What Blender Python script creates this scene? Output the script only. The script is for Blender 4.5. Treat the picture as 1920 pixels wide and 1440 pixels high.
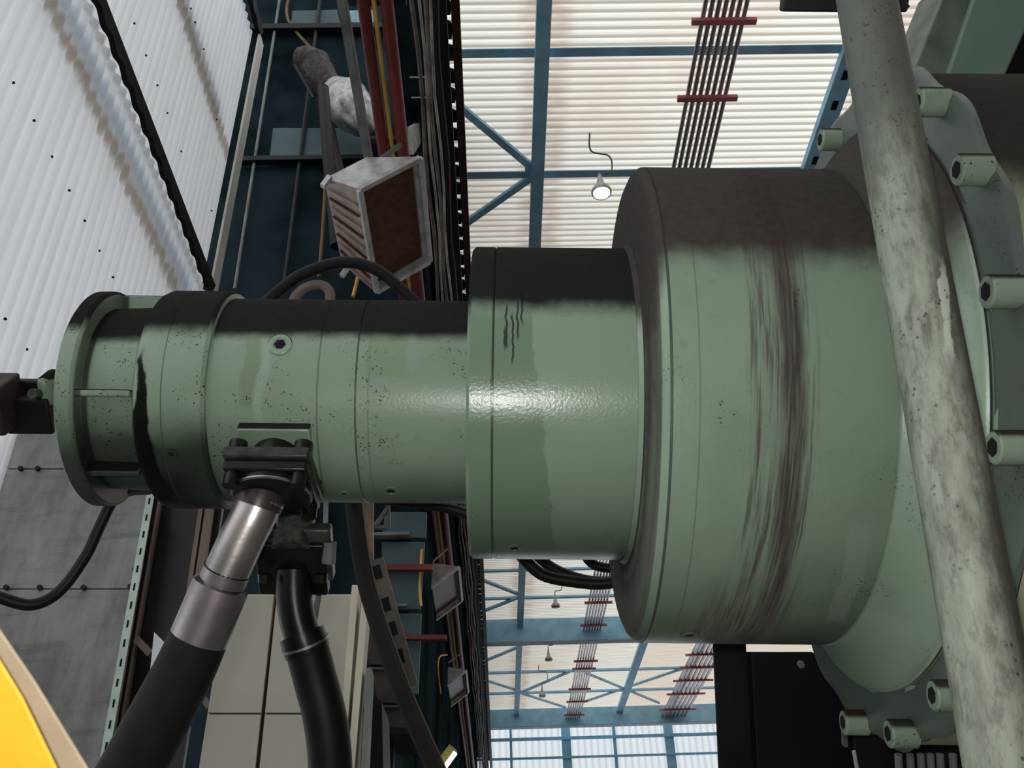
import bpy, bmesh, math, random
from mathutils import Vector, Matrix
random.seed(7)
S = bpy.context.scene
COL = S.collection
for _o in list(bpy.data.objects):
    bpy.data.objects.remove(_o)

# ------------------------------------------------------------------ camera
F = 1800.0                                   # focal length in pixels of the 1920 px wide frame
CAM = Vector((0, 0, 1.2))
_yc = Vector((-15, -1230, -1800)).normalized()     # hall axis seen from the camera
_zc = Vector((-94, 2635, -1800)).normalized()      # plumb line seen from the camera
_xc = _yc.cross(_zc).normalized()
_zc = _xc.cross(_yc).normalized()
R = Matrix((_xc, _yc, _zc))                  # camera -> world
cd = bpy.data.cameras.new('camera'); cd.sensor_width = 36; cd.lens = F / 1920 * 36
cd.clip_start = 0.05; cd.clip_end = 300
cam = bpy.data.objects.new('camera', cd); COL.objects.link(cam)
cam.matrix_world = Matrix.Translation(CAM) @ R.to_4x4()
S.camera = cam
def ray(px, py): return R @ Vector(((px - 960) / F, (720 - py) / F, -1.0))
def at(px, py, d): return CAM + ray(px, py) * d
def onz(px, py, h): v = ray(px, py); return CAM + v * (h / v.z)
def ony(px, py, y): v = ray(px, py); return CAM + v * (y / v.y)
def onx(px, py, x): v = ray(px, py); return CAM + v * (x / v.x)

# ------------------------------------------------------------------ sky, light, exposure
W = bpy.data.worlds.new('sky'); S.world = W; W.use_nodes = True
wn = W.node_tree; wn.nodes.clear()
_o = wn.nodes.new('ShaderNodeOutputWorld'); _b = wn.nodes.new('ShaderNodeBackground')
_tc = wn.nodes.new('ShaderNodeTexCoord'); _sx = wn.nodes.new('ShaderNodeSeparateXYZ')
_rp = wn.nodes.new('ShaderNodeValToRGB')
_rp.color_ramp.elements[0].position = 0.45; _rp.color_ramp.elements[0].color = (.34, .34, .33, 1)
_rp.color_ramp.elements[1].position = 0.56; _rp.color_ramp.elements[1].color = (.93, .97, 1.0, 1)
_mr = wn.nodes.new('ShaderNodeMapRange'); _mr.inputs[1].default_value = -1; _mr.inputs[2].default_value = 1
wn.links.new(_tc.outputs['Generated'], _sx.inputs[0]); wn.links.new(_sx.outputs['Z'], _mr.inputs[0])
wn.links.new(_mr.outputs[0], _rp.inputs[0]); wn.links.new(_rp.outputs[0], _b.inputs[0])
_b.inputs[1].default_value = 1.38
wn.links.new(_b.outputs[0], _o.inputs[0])
fl = bpy.data.lights.new('camera_flash', 'AREA'); fl.shape = 'DISK'; fl.size = 0.05; fl.energy = 10.5; fl.color = (1, .97, .92)
flo = bpy.data.objects.new('camera_flash', fl); COL.objects.link(flo)
flo.matrix_world = Matrix.Translation(CAM + R @ Vector((-.03, .05, .02))) @ R.to_4x4()
S.view_settings.view_transform = 'Standard'; S.view_settings.look = 'None'
S.view_settings.exposure = 0.0; S.view_settings.gamma = 1.0; S.view_settings.use_curve_mapping = False

# ------------------------------------------------------------------ shader helpers
class V:
    def __init__(s, nt, k): s.nt, s.k = nt, k
    def _m(s, op, o=None, c=None):
        n = s.nt.nodes.new('ShaderNodeMath'); n.operation = op
        for i, v in enumerate((s, o, c)):
            if v is None: continue
            if isinstance(v, V): s.nt.links.new(v.k, n.inputs[i])
            else: n.inputs[i].default_value = v
        return V(s.nt, n.outputs[0])
    def __add__(s, o): return s._m('ADD', o)
    __radd__ = __add__
    def __sub__(s, o): return s._m('SUBTRACT', o)
    def __rsub__(s, o): return (s * -1) + o
    def __mul__(s, o): return s._m('MULTIPLY', o)
    __rmul__ = __mul__
    def __truediv__(s, o): return s._m('DIVIDE', o)
    def sin(s): return s._m('SINE')
    def abs(s): return s._m('ABSOLUTE')
    def atan2(s, o): return s._m('ARCTAN2', o)
    def max(s, o): return s._m('MAXIMUM', o)
    def min(s, o): return s._m('MINIMUM', o)
    def step(s, lo, hi):
        n = s.nt.nodes.new('ShaderNodeMapRange'); n.interpolation_type = 'SMOOTHSTEP'
        if lo > hi: a, b, c, d = hi, lo, 1, 0
        else: a, b, c, d = lo, hi, 0, 1
        s.nt.links.new(s.k, n.inputs[0])
        for i, v in zip((1, 2, 3, 4), (a, b, c, d)): n.inputs[i].default_value = v
        return V(s.nt, n.outputs[0])
    def band(s, a, b, e): return s.step(a - e, a + e) * s.step(b + e, b - e)
class Sh:
    """one material under construction"""
    def __init__(s, name):
        s.m = bpy.data.materials.new(name); s.m.use_nodes = True; s.nt = s.m.node_tree; s.nt.nodes.clear()
        s.out = s.nt.nodes.new('ShaderNodeOutputMaterial')
        tc = s.nt.nodes.new('ShaderNodeTexCoord'); s.co = tc.outputs['Object']
        sp = s.nt.nodes.new('ShaderNodeSeparateXYZ'); s.nt.links.new(s.co, sp.inputs[0])
        s.x, s.y, s.z = (V(s.nt, sp.outputs[i]) for i in range(3))
        g = s.nt.nodes.new('ShaderNodeNewGeometry'); s.geo = g
        sg = s.nt.nodes.new('ShaderNodeSeparateXYZ'); s.nt.links.new(g.outputs['Normal'], sg.inputs[0])
        s.nz = V(s.nt, sg.outputs[2])
        sw = s.nt.nodes.new('ShaderNodeSeparateXYZ'); s.nt.links.new(g.outputs['Position'], sw.inputs[0])
        s.wx, s.wy, s.wz = (V(s.nt, sw.outputs[i]) for i in range(3))
    def vec(s, *a):
        n = s.nt.nodes.new('ShaderNodeCombineXYZ')
        for i, v in enumerate(a):
            if isinstance(v, V): s.nt.links.new(v.k, n.inputs[i])
            else: n.inputs[i].default_value = v
        return n.outputs[0]
    def noise(s, scale, vec=None, detail=3, rough=.55):
        n = s.nt.nodes.new('ShaderNodeTexNoise'); n.inputs['Scale'].default_value = scale
        n.inputs['Detail'].default_value = detail; n.inputs['Roughness'].default_value = rough
        s.nt.links.new(vec or s.co, n.inputs['Vector']); return V(s.nt, n.outputs[0])
    def voro(s, scale, vec=None):
        n = s.nt.nodes.new('ShaderNodeTexVoronoi'); n.inputs['Scale'].default_value = scale
        s.nt.links.new(vec or s.co, n.inputs['Vector']); return V(s.nt, n.outputs['Distance'])
    def mix(s, f, a, b):
        n = s.nt.nodes.new('ShaderNodeMix'); n.data_type = 'RGBA'
        if isinstance(f, V): s.nt.links.new(f.k, n.inputs[0])
        else: n.inputs[0].default_value = f
        for i, v in ((6, a), (7, b)):
            if isinstance(v, tuple): n.inputs[i].default_value = (*v, 1)
            else: s.nt.links.new(v, n.inputs[i])
        return n.outputs[2]
    def bsdf(s, col, rough=.5, metal=0, spec=.5, bump=None, bstr=.2, bdist=.002, coat=0):
        p = s.nt.nodes.new('ShaderNodeBsdfPrincipled')
        def put(nm, v):
            if isinstance(v, V): s.nt.links.new(v.k, p.inputs[nm])
            elif isinstance(v, tuple): p.inputs[nm].default_value = (*v, 1)
            elif isinstance(v, (int, float)): p.inputs[nm].default_value = v
            else: s.nt.links.new(v, p.inputs[nm])
        put('Base Color', col); put('Roughness', rough); put('Metallic', metal); put('Specular IOR Level', spec); put('Coat Weight', coat)
        if bump is not None:
            b = s.nt.nodes.new('ShaderNodeBump'); b.inputs['Strength'].default_value = bstr; b.inputs['Distance'].default_value = bdist
            s.nt.links.new(bump.k, b.inputs['Height']); s.nt.links.new(b.outputs[0], p.inputs['Normal'])
        s.nt.links.new(p.outputs[0], s.out.inputs[0]); s.p = p
        return s.m

def plain(name, col, rough=.5, metal=0, var=.25, scale=8, spec=.25, bstr=.1):
    s = Sh(name); n = s.noise(scale, detail=4)
    c2 = tuple(v * (1 - var * 1.6) for v in col)
    return s.bsdf(s.mix(n.step(.3, .75), col, c2), rough, metal, spec, bump=s.noise(scale * 12), bstr=bstr)

GREEN = (.235, .32, .235); DARKGREEN = (.18, .25, .18); DUST = (.012, .011, .011)
def paint(name, dust=DUST, lo=-.03, hi=.17, feat=None, speck=.0, rough=.36, green=GREEN, dark=DARKGREEN):
    s = Sh(name)
    ang = s.z.atan2(s.y * -1)                       # 0 faces the aisle, +90 deg is up
    s.ang = ang
    n1 = s.noise(5.5, detail=4)
    c = s.mix(n1.step(.42, .68) * .5, green, dark)
    c = s.mix(s.noise(38, detail=5).step(.62, .78) * .25, c, (.10, .13, .10))
    s.oil = None
    if feat: c = feat(s, c)
    if speck > 0:
        sp = s.voro(190).step(.36, .2) * s.noise(11).step(.60 - speck * .2, .72 - speck * .2) * s.noise(75).step(.50, .56)
        c = s.mix(sp, c, (.012, .014, .012))
    edge = s.nz + (s.noise(26, detail=5) - .5) * .10 + (s.noise(4) - .5) * .06
    d = edge.step(lo, hi)
    dcol = s.mix(s.noise(70, detail=4).step(.35, .7), dust, tuple(v * .8 for v in dust))
    c = s.mix(d * .97, c, dcol)
    rg = d * (.95 - rough) + rough + (s.noise(20) - .5) * .1
    sp_ = (1 - d) * .42 + .04
    if s.oil is not None: sp_ = sp_ * (1 - s.oil * .85)
    return s.bsdf(c, rg, spec=sp_, bump=s.noise(190, detail=3) + d * s.noise(120, detail=4) * 1.5, bstr=.22, bdist=.0016)

# ------------------------------------------------------------------ mesh helpers
def smooth_path(pts, n=8):
    P = [Vector(p) for p in pts]; out = []
    for i in range(len(P) - 1):
        p0, p1, p2, p3 = P[max(i - 1, 0)], P[i], P[i + 1], P[min(i + 2, len(P) - 1)]
        for k in range(n):
            t = k / n
            out.append(.5 * ((2 * p1) + (p2 - p0) * t + (2 * p0 - 5 * p1 + 4 * p2 - p3) * t * t + (3 * p1 - p0 - 3 * p2 + p3) * t ** 3))
    out.append(P[-1]); return out
class MB:
    def __init__(s): s.bm = bmesh.new()
    def hull8(s, v):                                # 8 corners: bottom ring then top ring
        b = [s.bm.verts.new(p) for p in v]
        for f in ((3, 2, 1, 0), (4, 5, 6, 7), (0, 1, 5, 4), (1, 2, 6, 5), (2, 3, 7, 6), (3, 0, 4, 7)):
            s.bm.faces.new([b[i] for i in f])
        return s
    def box(s, c, d, M=None):
        c = Vector(c); x, y, z = d[0] / 2, d[1] / 2, d[2] / 2
        v = [Vector(p) for p in ((-x, -y, -z), (x, -y, -z), (x, y, -z), (-x, y, -z), (-x, -y, z), (x, -y, z), (x, y, z), (-x, y, z))]
        return s.hull8([c + ((M @ p) if M else p) for p in v])
    def bar(s, a, b, w, h, up=(0, 0, 1)):           # rectangular bar a-b, w across, h along up
        a, b, up = Vector(a), Vector(b), Vector(up); d = (b - a).normalized()
        sd = d.cross(up).normalized(); u = sd.cross(d).normalized()
        q = [sd * (-w / 2) + u * (-h / 2), sd * (w / 2) + u * (-h / 2), sd * (w / 2) + u * (h / 2), sd * (-w / 2) + u * (h / 2)]
        return s.hull8([a + p for p in q] + [b + p for p in q])
    def tube(s, pts, r, seg=14, cap=True):
        pts = [Vector(p) for p in pts]; n = len(pts); rs = r if isinstance(r, (list, tuple)) else [r] * n
        rings = []; u = None
        for i, p in enumerate(pts):
            t = (pts[min(i + 1, n - 1)] - pts[max(i - 1, 0)]).normalized()
            if u is None: u = t.orthogonal().normalized()
            u = (u - t * u.dot(t)).normalized(); w = t.cross(u)
            rings.append([s.bm.verts.new(p + (u * math.cos(a) + w * math.sin(a)) * rs[i]) for a in [2 * math.pi * k / seg for k in range(seg)]])
        for A, B in zip(rings, rings[1:]):
            for k in range(seg): s.bm.faces.new((A[k], A[(k + 1) % seg], B[(k + 1) % seg], B[k]))
        if cap: s.bm.faces.new(rings[0][::-1]); s.bm.faces.new(rings[-1])
        return s
    def lathe(s, prof, seg=96, c=(0, 0, 0), M=None, rf=None):   # revolve (x, r) about local X
        c = Vector(c); rings = []
        for x, r in prof:
            ring = []
            for k in range(seg):
                a = 2 * math.pi * k / seg; q = r * (rf(a, x) if rf else 1)
                p = Vector((x, -q * math.cos(a), q * math.sin(a)))
                ring.append(s.bm.verts.new(c + ((M @ p) if M else p)))
            rings.append(ring)
        for A, B in zip(rings, rings[1:]):
            for k in range(seg): s.bm.faces.new((A[k], B[k], B[(k + 1) % seg], A[(k + 1) % seg]))
        for ring, fl in ((rings[0], 0), (rings[-1], 1)):
            try: s.bm.faces.new(ring if not fl else ring[::-1])
            except ValueError: pass
        return s
    def prism(s, pts, vec):
        vec = Vector(vec); a = [s.bm.verts.new(Vector(p)) for p in pts]; b = [s.bm.verts.new(Vector(p) + vec) for p in pts]
        n = len(a); s.bm.faces.new(a[::-1]); s.bm.faces.new(b)
        for k in range(n): s.bm.faces.new((a[k], a[(k + 1) % n], b[(k + 1) % n], b[k]))
        return s
    def grid(s, rows):                              # rows of points -> sheet
        V_ = [[s.bm.verts.new(p) for p in r] for r in rows]
        for A, B in zip(V_, V_[1:]):
            for k in range(len(A) - 1): s.bm.faces.new((A[k], A[k + 1], B[k + 1], B[k]))
        return s
    def build(s, name, mat, parent=None, smooth=True, bevel=0, sharp=.6):
        bm = s.bm; bmesh.ops.recalc_face_normals(bm, faces=bm.faces[:])
        if smooth:
            for f in bm.faces: f.smooth = True
            for e in bm.edges:
                if len(e.link_faces) == 2: e.smooth = e.calc_face_angle(0) < sharp
        me = bpy.data.meshes.new(name)
        if parent is not None and parent.get('_w'):       # parts given in world space under a moved Empty
            bmesh.ops.transform(bm, matrix=parent.matrix_world.inverted(), verts=bm.verts[:])
        bm.to_mesh(me); bm.free(); me.materials.append(mat)
        o = bpy.data.objects.new(name, me); COL.objects.link(o)
        if parent is not None: o.parent = parent
        if bevel:
            b = o.modifiers.new('bevel', 'BEVEL'); b.width = bevel; b.segments = 2; b.limit_method = 'ANGLE'; b.angle_limit = .6
        return o
def tag(o, label, cat, group=None):
    o['label'] = label; o['category'] = cat
    if group: o['group'] = group
    return o
def struct(o, label=None):
    o['kind'] = 'structure'
    if label: o['label'] = label
    return o
def thing(name, label, cat, loc=(0, 0, 0), M=None, group=None, world=True):
    o = bpy.data.objects.new(name, None); COL.objects.link(o); o.empty_display_size = .1
    o.matrix_world = Matrix.Translation(Vector(loc)) @ (M.to_4x4() if M else Matrix.Identity(4))
    if world: o['_w'] = 1
    return tag(o, label, cat, group)
ORD = ['first', 'second', 'third', 'fourth', 'fifth', 'sixth', 'seventh', 'eighth', 'ninth', 'tenth']

# ------------------------------------------------------------------ materials
def roof_mat():
    s = Sh('roof_sheet')
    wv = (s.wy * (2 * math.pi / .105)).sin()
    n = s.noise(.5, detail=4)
    c = s.mix(wv.step(-.3, .9) * .75, (1.0, .96, .87), (.42, .36, .29))  # light and shade of the ribs painted as stripes in the sheet colour
    side = s.wx.band(.42, .95, .12) * s.noise(1.3, s.vec(s.wx, s.wy * 6, 0)).step(.3, .6)
    c = s.mix(side * .55, c, (.40, .27, .20))
    c = s.mix(n.step(.5, .72) * .28, c, (.70, .45, .30))
    c = s.mix(s.wx.step(4.0, 4.4) * .35, c, (.66, .46, .34))
    t = s.nt.nodes.new('ShaderNodeBsdfTranslucent'); d = s.nt.nodes.new('ShaderNodeBsdfDiffuse'); m = s.nt.nodes.new('ShaderNodeMixShader')
    s.nt.links.new(c, t.inputs[0]); s.nt.links.new(c, d.inputs[0]); m.inputs[0].default_value = .22
    s.nt.links.new(t.outputs[0], m.inputs[1]); s.nt.links.new(d.outputs[0], m.inputs[2]); s.nt.links.new(m.outputs[0], s.out.inputs[0])
    return s.m
def white_wall_mat():
    s = Sh('translucent_white_cladding')
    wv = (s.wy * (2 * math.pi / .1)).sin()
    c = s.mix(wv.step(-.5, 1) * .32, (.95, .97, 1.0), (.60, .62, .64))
    st = s.noise(1.2, s.vec(s.wx, s.wy * 14, s.wz * .5), detail=4)
    c = s.mix(st.step(.45, .7) * .3, c, (.70, .70, .68))
    bn = (s.wz + (s.noise(14, s.vec(0, s.wy, s.wz * .3)) - .5) * .22)
    for z0, w in ((CAM.z + 4.62, .07), (CAM.z + 6.72, .09)):
        c = s.mix(bn.band(z0 - w, z0 + w, .05) * .8, c, (.42, .36, .28))
    blue = bn.band(CAM.z + 4.72, CAM.z + 4.9, .06) * .5
    c = s.mix(blue, c, (.62, .72, .90))
    t = s.nt.nodes.new('ShaderNodeBsdfTranslucent'); d = s.nt.nodes.new('ShaderNodeBsdfDiffuse'); m = s.nt.nodes.new('ShaderNodeMixShader')
    s.nt.links.new(c, t.inputs[0]); s.nt.links.new(c, d.inputs[0]); m.inputs[0].default_value = .25
    s.nt.links.new(t.outputs[0], m.inputs[1]); s.nt.links.new(d.outputs[0], m.inputs[2]); s.nt.links.new(m.outputs[0], s.out.inputs[0])
    return s.m
def end_wall_mat():
    s = Sh('translucent_end_cladding')
    wv = (s.wx * (2 * math.pi / .22)).sin()
    c = s.mix(wv.step(-.3, .9) * .5, (.95, .98, 1.0), (.45, .52, .62))
    t = s.nt.nodes.new('ShaderNodeBsdfTranslucent'); s.nt.links.new(c, t.inputs[0]); s.nt.links.new(t.outputs[0], s.out.inputs[0])
    return s.m
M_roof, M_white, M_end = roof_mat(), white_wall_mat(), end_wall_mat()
M_blue = plain('blue_steel_paint', (.36, .66, .88), .5, 0, .15, 3)
M_teal = plain('dark_teal_cladding', (.020, .034, .041), .6, 0, .5, 1.1, .0)
M_teal2 = plain('dull_teal_cladding', (.06, .105, .12), .5, 0, .3, .8)
M_black = plain('black_steel', (.006, .006, .007), .6, 0, .3, 6)
M_navy = plain('navy_cabinet_paint', (.006, .007, .012), .55, 0, .2, 3)
M_char = plain('charcoal_steel', (.017, .018, .019), .6, 0, .3, 8)
M_rubber = plain('black_rubber', (.006, .006, .006), .5, 0, .3, 30)
M_sleeve = plain('dusty_rubber_sleeve', (.011, .010, .010), .7, 0, .3, 30)
M_red = plain('red_oxide_pipe', (.19, .032, .028), .45, 0, .3, 3)
M_redbar = plain('red_bracket_paint', (.55, .17, .19), .55, 0, .2, 3)
M_yellow = plain('yellow_pipe_paint', (.75, .46, .12), .5, 0, .2, 4)
M_tube = plain('galvanised_tube', (.55, .49, .51), .3, .85, .15, 2)
M_strut = plain('grey_strut_steel', (.20, .21, .20), .5, .0, .3, 6)
M_silver = plain('cast_aluminium', (.60, .60, .59), .42, .25, .25, 12)
M_foil = plain('crumpled_foil', (.42, .41, .40), .33, .7, .35, 14, bstr=.9)
M_wrap = plain('brown_wrapped_lagging', (.065, .052, .045), .6, .2, .45, 26, bstr=.9)
M_brown = plain('brown_steel', (.013, .009, .008), .6, 0, .3, 5)
M_lampin = plain('brown_reflector', (.125, .047, .022), .3, .1, .3, 20)
M_pink = plain('ribbed_reflector', (.42, .33, .30), .4, .3, .2, 10)
M_cable = plain('dusty_cable', (.24, .19, .16), .6, 0, .4, 5)
M_lightcable = plain('grey_cable', (.60, .55, .50), .6, 0, .4, 5)
M_beige = plain('beige_cabinet_paint', (.47, .44, .37), .5, 0, .08, 2)
M_beige2 = plain('cream_edge_paint', (.62, .58, .47), .5, 0, .08, 2)
M_ochre = plain('ochre_conduit', (.16, .095, .03), .5, 0, .2, 5)
M_perf = plain('pale_green_angle', (.62, .76, .66), .5, 0, .15, 6)
M_bronze = plain('brown_aluminium_frame', (.19, .145, .12), .42, .3, .15, 4)
M_glass = plain('smoked_glass', (.030, .027, .026), .25, 0, .2, 2)
M_paper = plain('white_paper', (.8, .83, .88), .8, 0, .03, 4)
M_orange = plain('yellow_guard_paint', (.86, .45, .03), .5, 0, .12, 9)
M_tan = plain('worn_edge_paint', (.42, .34, .24), .6, 0, .2, 9)
M_hole = plain('dark_hole', (.008, .008, .008), .9, 0, .1, 5)
M_chrome = plain('oily_steel_pipe', (.52, .48, .465), .36, 1, .3, 9)
M_ferrule = plain('bright_ferrule', (.50, .45, .46), .38, 1, .3, 9)
M_oily = plain('oily_black_steel', (.009, .009, .008), .3, .0, .35, 40)
M_oilplate = plain('oily_grey_plate', (.045, .043, .044), .4, .1, .4, 40)
M_oilpipe = plain('oily_brown_pipe', (.085, .07, .066), .38, .6, .3, 14)
M_oilgreen = plain('oily_green_steel', (.085, .105, .085), .3, .1, .5, 40)
M_rust = plain('brown_coupling', (.050, .035, .034), .6, .2, .35, 20)
def concrete():
    s = Sh('grey_weathered_panel')
    st = s.noise(5, s.vec(s.x, s.y, s.z * .35), detail=6, rough=.65); ho = s.noise(6, s.vec(s.x * .4, s.y, s.z * 3), detail=5)
    c = s.mix(st.step(.3, .7), (.36, .36, .345), (.17, .17, .163))
    c = s.mix(ho.step(.5, .72) * .4, c, (.07, .07, .065))
    c = s.mix(s.noise(60, detail=5).step(.6, .75) * .4, c, (.08, .08, .075))
    return s.bsdf(c, .6, .15, bump=s.noise(30), bstr=.15)
M_conc = concrete()
def f_drum(s, c):
    a = s.ang
    c = s.mix(s.noise(2.2, detail=3).step(.5, .62) * .35, c, (.235, .32, .20))
    xs = s.x - (a + .6) * .012 * 1.0
    f = s.noise(1, s.vec(xs * 95, a * 1.9, 3.1), detail=6, rough=.64)
    f2 = s.noise(1, s.vec(xs * 260, a * 3.6, 7.7), detail=5, rough=.62)
    wob = (s.noise(1, s.vec(a * 4, 0, 5)) - .5) * .02
    x = s.x + wob
    c = s.mix((a + (s.noise(5) - .5) * .3).step(-1.0, -1.75) * .75, c, (.06, .085, .066))  # light falling off towards the underside, painted into the drum colour
    env = x.band(.335, .435, .012); core = x.band(.384, .418, .007)
    c = s.mix(x.band(.36, .425, .015) * f.step(.3, .6) * .4, c, (.15, .15, .135))
    core2 = x.band(.345, .36, .006) * s.noise(1, s.vec(a * 3, 1, 1)).step(.4, .55)
    m = env * (f * .62 + f2 * .38).step(.47, .60) * .75
    m = m.max(core * (f2 * .5 + f * .5).step(.30, .52) * .95).max(core2 * .55 * f2.step(.4, .55))
    low = a.step(-1.15, -1.5) * x.band(.30, .44, .03) * (f * .5 + f2 * .5).step(.44, .55)
    m = m.max(low * .8)
    c = s.mix(m, c, s.mix(f2.step(.4, .6), (.105, .095, .088), (.055, .042, .038)))
    c = s.mix((s.x - .268).abs().step(.0016, .0004) * .5, c, (.08, .08, .06))
    c = s.mix(s.x.band(.2085, .2155, .001) * .8, c, (.045, .035, .03))
    c = s.mix(s.x.band(.2255, .2300, .0006) * .7, c, (.03, .03, .025))
    pale = (s.x + (s.noise(9) - .5) * .03 - .0).band(.500, .532, .003) * (a + (s.noise(20) - .5) * .2).band(-1.5, -1.0, .04)
    c = s.mix(pale * .5, c, (.30, .36, .31))
    return c
def f_collar(s, c):
    a = s.ang
    b = s.x + (a + .6) * .030 + (s.noise(40, detail=4) - .5) * .020 - s.noise(7) * .02
    m = b.step(.038, .034) * a.step(.0, -.12) * s.noise(3, detail=2).step(.25, .4)
    c = s.mix(m * .62, c, (.115, .19, .115))
    c = s.mix((a + (s.noise(5) - .5) * .3).step(-.95, -1.75) * .7, c, (.05, .075, .055))  # collar darkens downwards: underside shade put into the paint colour
    for x0 in (-.031,):
        c = s.mix((s.x - x0).abs().step(.0022, .0010) * .85, c, (.02, .025, .018))
    w = s.x + (s.noise(1, s.vec(a * 9, 0, 2), detail=2) - .5) * .014
    for x0, a0, a1 in ((-.010, -.27, .0), (.000, -.36, -.06), (.008, -.22, .03), (.015, -.12, .1), (-.013, -.28, -.15)):
        c = s.mix((w - x0).abs().step(.0022, .0012) * a.band(a0, a1, .03) * .9, c, (.02, .022, .02))
    return c
def f_barrel(s, c):
    a = s.ang
    for x0, k in ((-.2635, .75), (-.2420, .3), (-.328, .55)):
        c = s.mix((s.x - x0 + (s.noise(30) - .5) * .002).abs().step(.0022, .0009) * k, c, (.05, .06, .04))
    w = s.x + (s.noise(9, detail=4) - .5) * .05
    c = s.mix(w.band(-.245, -.18, .004) * a.band(-.36, .1, .03) * .6, c, (.19, .27, .165))
    c = s.mix(w.band(-.455, -.432, .003) * a.band(-.65, .05, .04) * .6, c, (.16, .22, .12))
    c = s.mix(w.band(-.428, -.412, .003) * a.band(-.75, .08, .04) * .8, c, (.27, .38, .29))
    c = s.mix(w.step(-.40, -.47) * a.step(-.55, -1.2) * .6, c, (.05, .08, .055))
    c = s.mix((a + (s.noise(7) - .5) * .3).step(-1.0, -1.7) * .65, c, (.05, .075, .052))  # fading light on the lower barrel put into its colour
    return c
def f_ring(s, c):
    a = s.ang
    w = s.x + (s.noise(16, detail=5) - .5) * .03
    spill = (w - (-.622) ).abs() - (a * -1).step(.1, 1.3) * .022
    m = spill.step(.006, .001) * a.step(-.12, -.26)
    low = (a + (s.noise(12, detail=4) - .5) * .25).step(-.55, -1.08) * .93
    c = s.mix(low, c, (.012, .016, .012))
    m = m.max(a.step(-1.1, -1.4) * w.step(-.52, -.60))
    c = s.mix(m * .98, c, (.003, .003, .003)); s.oil = m.max(low * .8)
    c = s.mix((s.x + .585).abs().step(.0016, .0007) * .7, c, (.04, .05, .04))
    return c
def f_dirty(s, c):
    a = s.ang
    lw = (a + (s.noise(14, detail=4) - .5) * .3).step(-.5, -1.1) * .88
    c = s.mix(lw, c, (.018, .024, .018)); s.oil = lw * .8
    return s.mix(s.x.band(-.7345, -.722, .003) * .85, c, (.010, .012, .010))
BROWND = (.055, .045, .042)
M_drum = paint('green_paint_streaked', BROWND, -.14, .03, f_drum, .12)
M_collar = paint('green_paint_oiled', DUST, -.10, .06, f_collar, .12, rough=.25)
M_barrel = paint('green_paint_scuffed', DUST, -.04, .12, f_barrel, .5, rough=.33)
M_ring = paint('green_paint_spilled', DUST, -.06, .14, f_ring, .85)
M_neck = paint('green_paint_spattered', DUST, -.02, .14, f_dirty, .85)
M_green = paint('green_paint_dusty', BROWND, .0, .2, None, .3)
M_greend = paint('green_paint_sooty', (.028, .024, .024), -.16, .04, None, .3, green=(.30, .34, .22), dark=(.22, .27, .18))
def f_house(s, c):
    c = s.mix(s.noise(6, detail=4).step(.46, .60) * .5, c, (.27, .36, .29))
    c = s.mix(s.x.band(.6425, .6472, .0008) * .9, c, (.02, .022, .02))
    return s.mix(s.x.band(.6375, .6418, .001) * .6, c, (.38, .44, .38))  # pale line: edge highlight painted beside the groove
M_housing = paint('green_paint_patched', BROWND, -.16, .06, f_house, .3)
M_flange = paint('grey_green_flange_paint', BROWND, .3, .9, None, .4, green=(.085, .11, .092), dark=(.06, .072, .062))
M_bolt = paint('pale_green_bolt', (.03, .026, .024), -.05, .35, None, .6, green=(.25, .32, .245), dark=(.15, .19, .145))
def strutm():
    s = Sh('stained_pale_green_pipe')
    n = s.noise(1, s.vec(s.x * 22, s.y * 22, s.z * 6), detail=6, rough=.7)
    c = s.mix(n.step(.35, .7), (.27, .305, .245), (.12, .135, .10))
    k = s.noise(1, s.vec(s.x * 90, s.y * 90, s.z * 36), detail=6, rough=.7)
    c = s.mix(k.step(.46, .68) * .6, c, (.06, .06, .045))
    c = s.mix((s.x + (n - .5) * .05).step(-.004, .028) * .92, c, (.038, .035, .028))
    c = s.mix((s.z + (n - .5) * .2).step(.10, .34) * .85, c, (.07, .08, .066))
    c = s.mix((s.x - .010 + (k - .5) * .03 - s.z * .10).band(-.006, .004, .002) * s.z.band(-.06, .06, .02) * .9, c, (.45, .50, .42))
    sp = s.voro(130).step(.34, .2) * s.noise(14).step(.45, .6) * s.noise(70).step(.48, .54)
    c = s.mix(sp * .8, c, (.025, .025, .02))
    return s.bsdf(c, .6, bump=k, bstr=.15)
M_pipe = strutm()

exec_order = None
# ================================================================== THE SETTING
H = 9.0                                             # roof above the camera
def wave_sheet_y(x0, x1, y0, y1, z, pitch=.105, amp=.013):
    m = MB(); n = int((y1 - y0) / pitch * 4); rows = [[], []]
    for i in range(n + 1):
        y = y0 + (y1 - y0) * i / n; zz = z - amp * math.sin(2 * math.pi * y / pitch)
        rows[0].append((x0, y, zz)); rows[1].append((x1, y, zz))
    return m.grid(rows)
zr = CAM.z + H
XR = 16.0
YE = 33.4
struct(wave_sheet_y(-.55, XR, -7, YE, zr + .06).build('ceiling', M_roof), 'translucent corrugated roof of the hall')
struct(MB().box((4, 12, -.05), (30, 46, .1)).build('floor', plain('hall_floor', (.21, .205, .195), .7, 0, .3, 1)))
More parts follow.
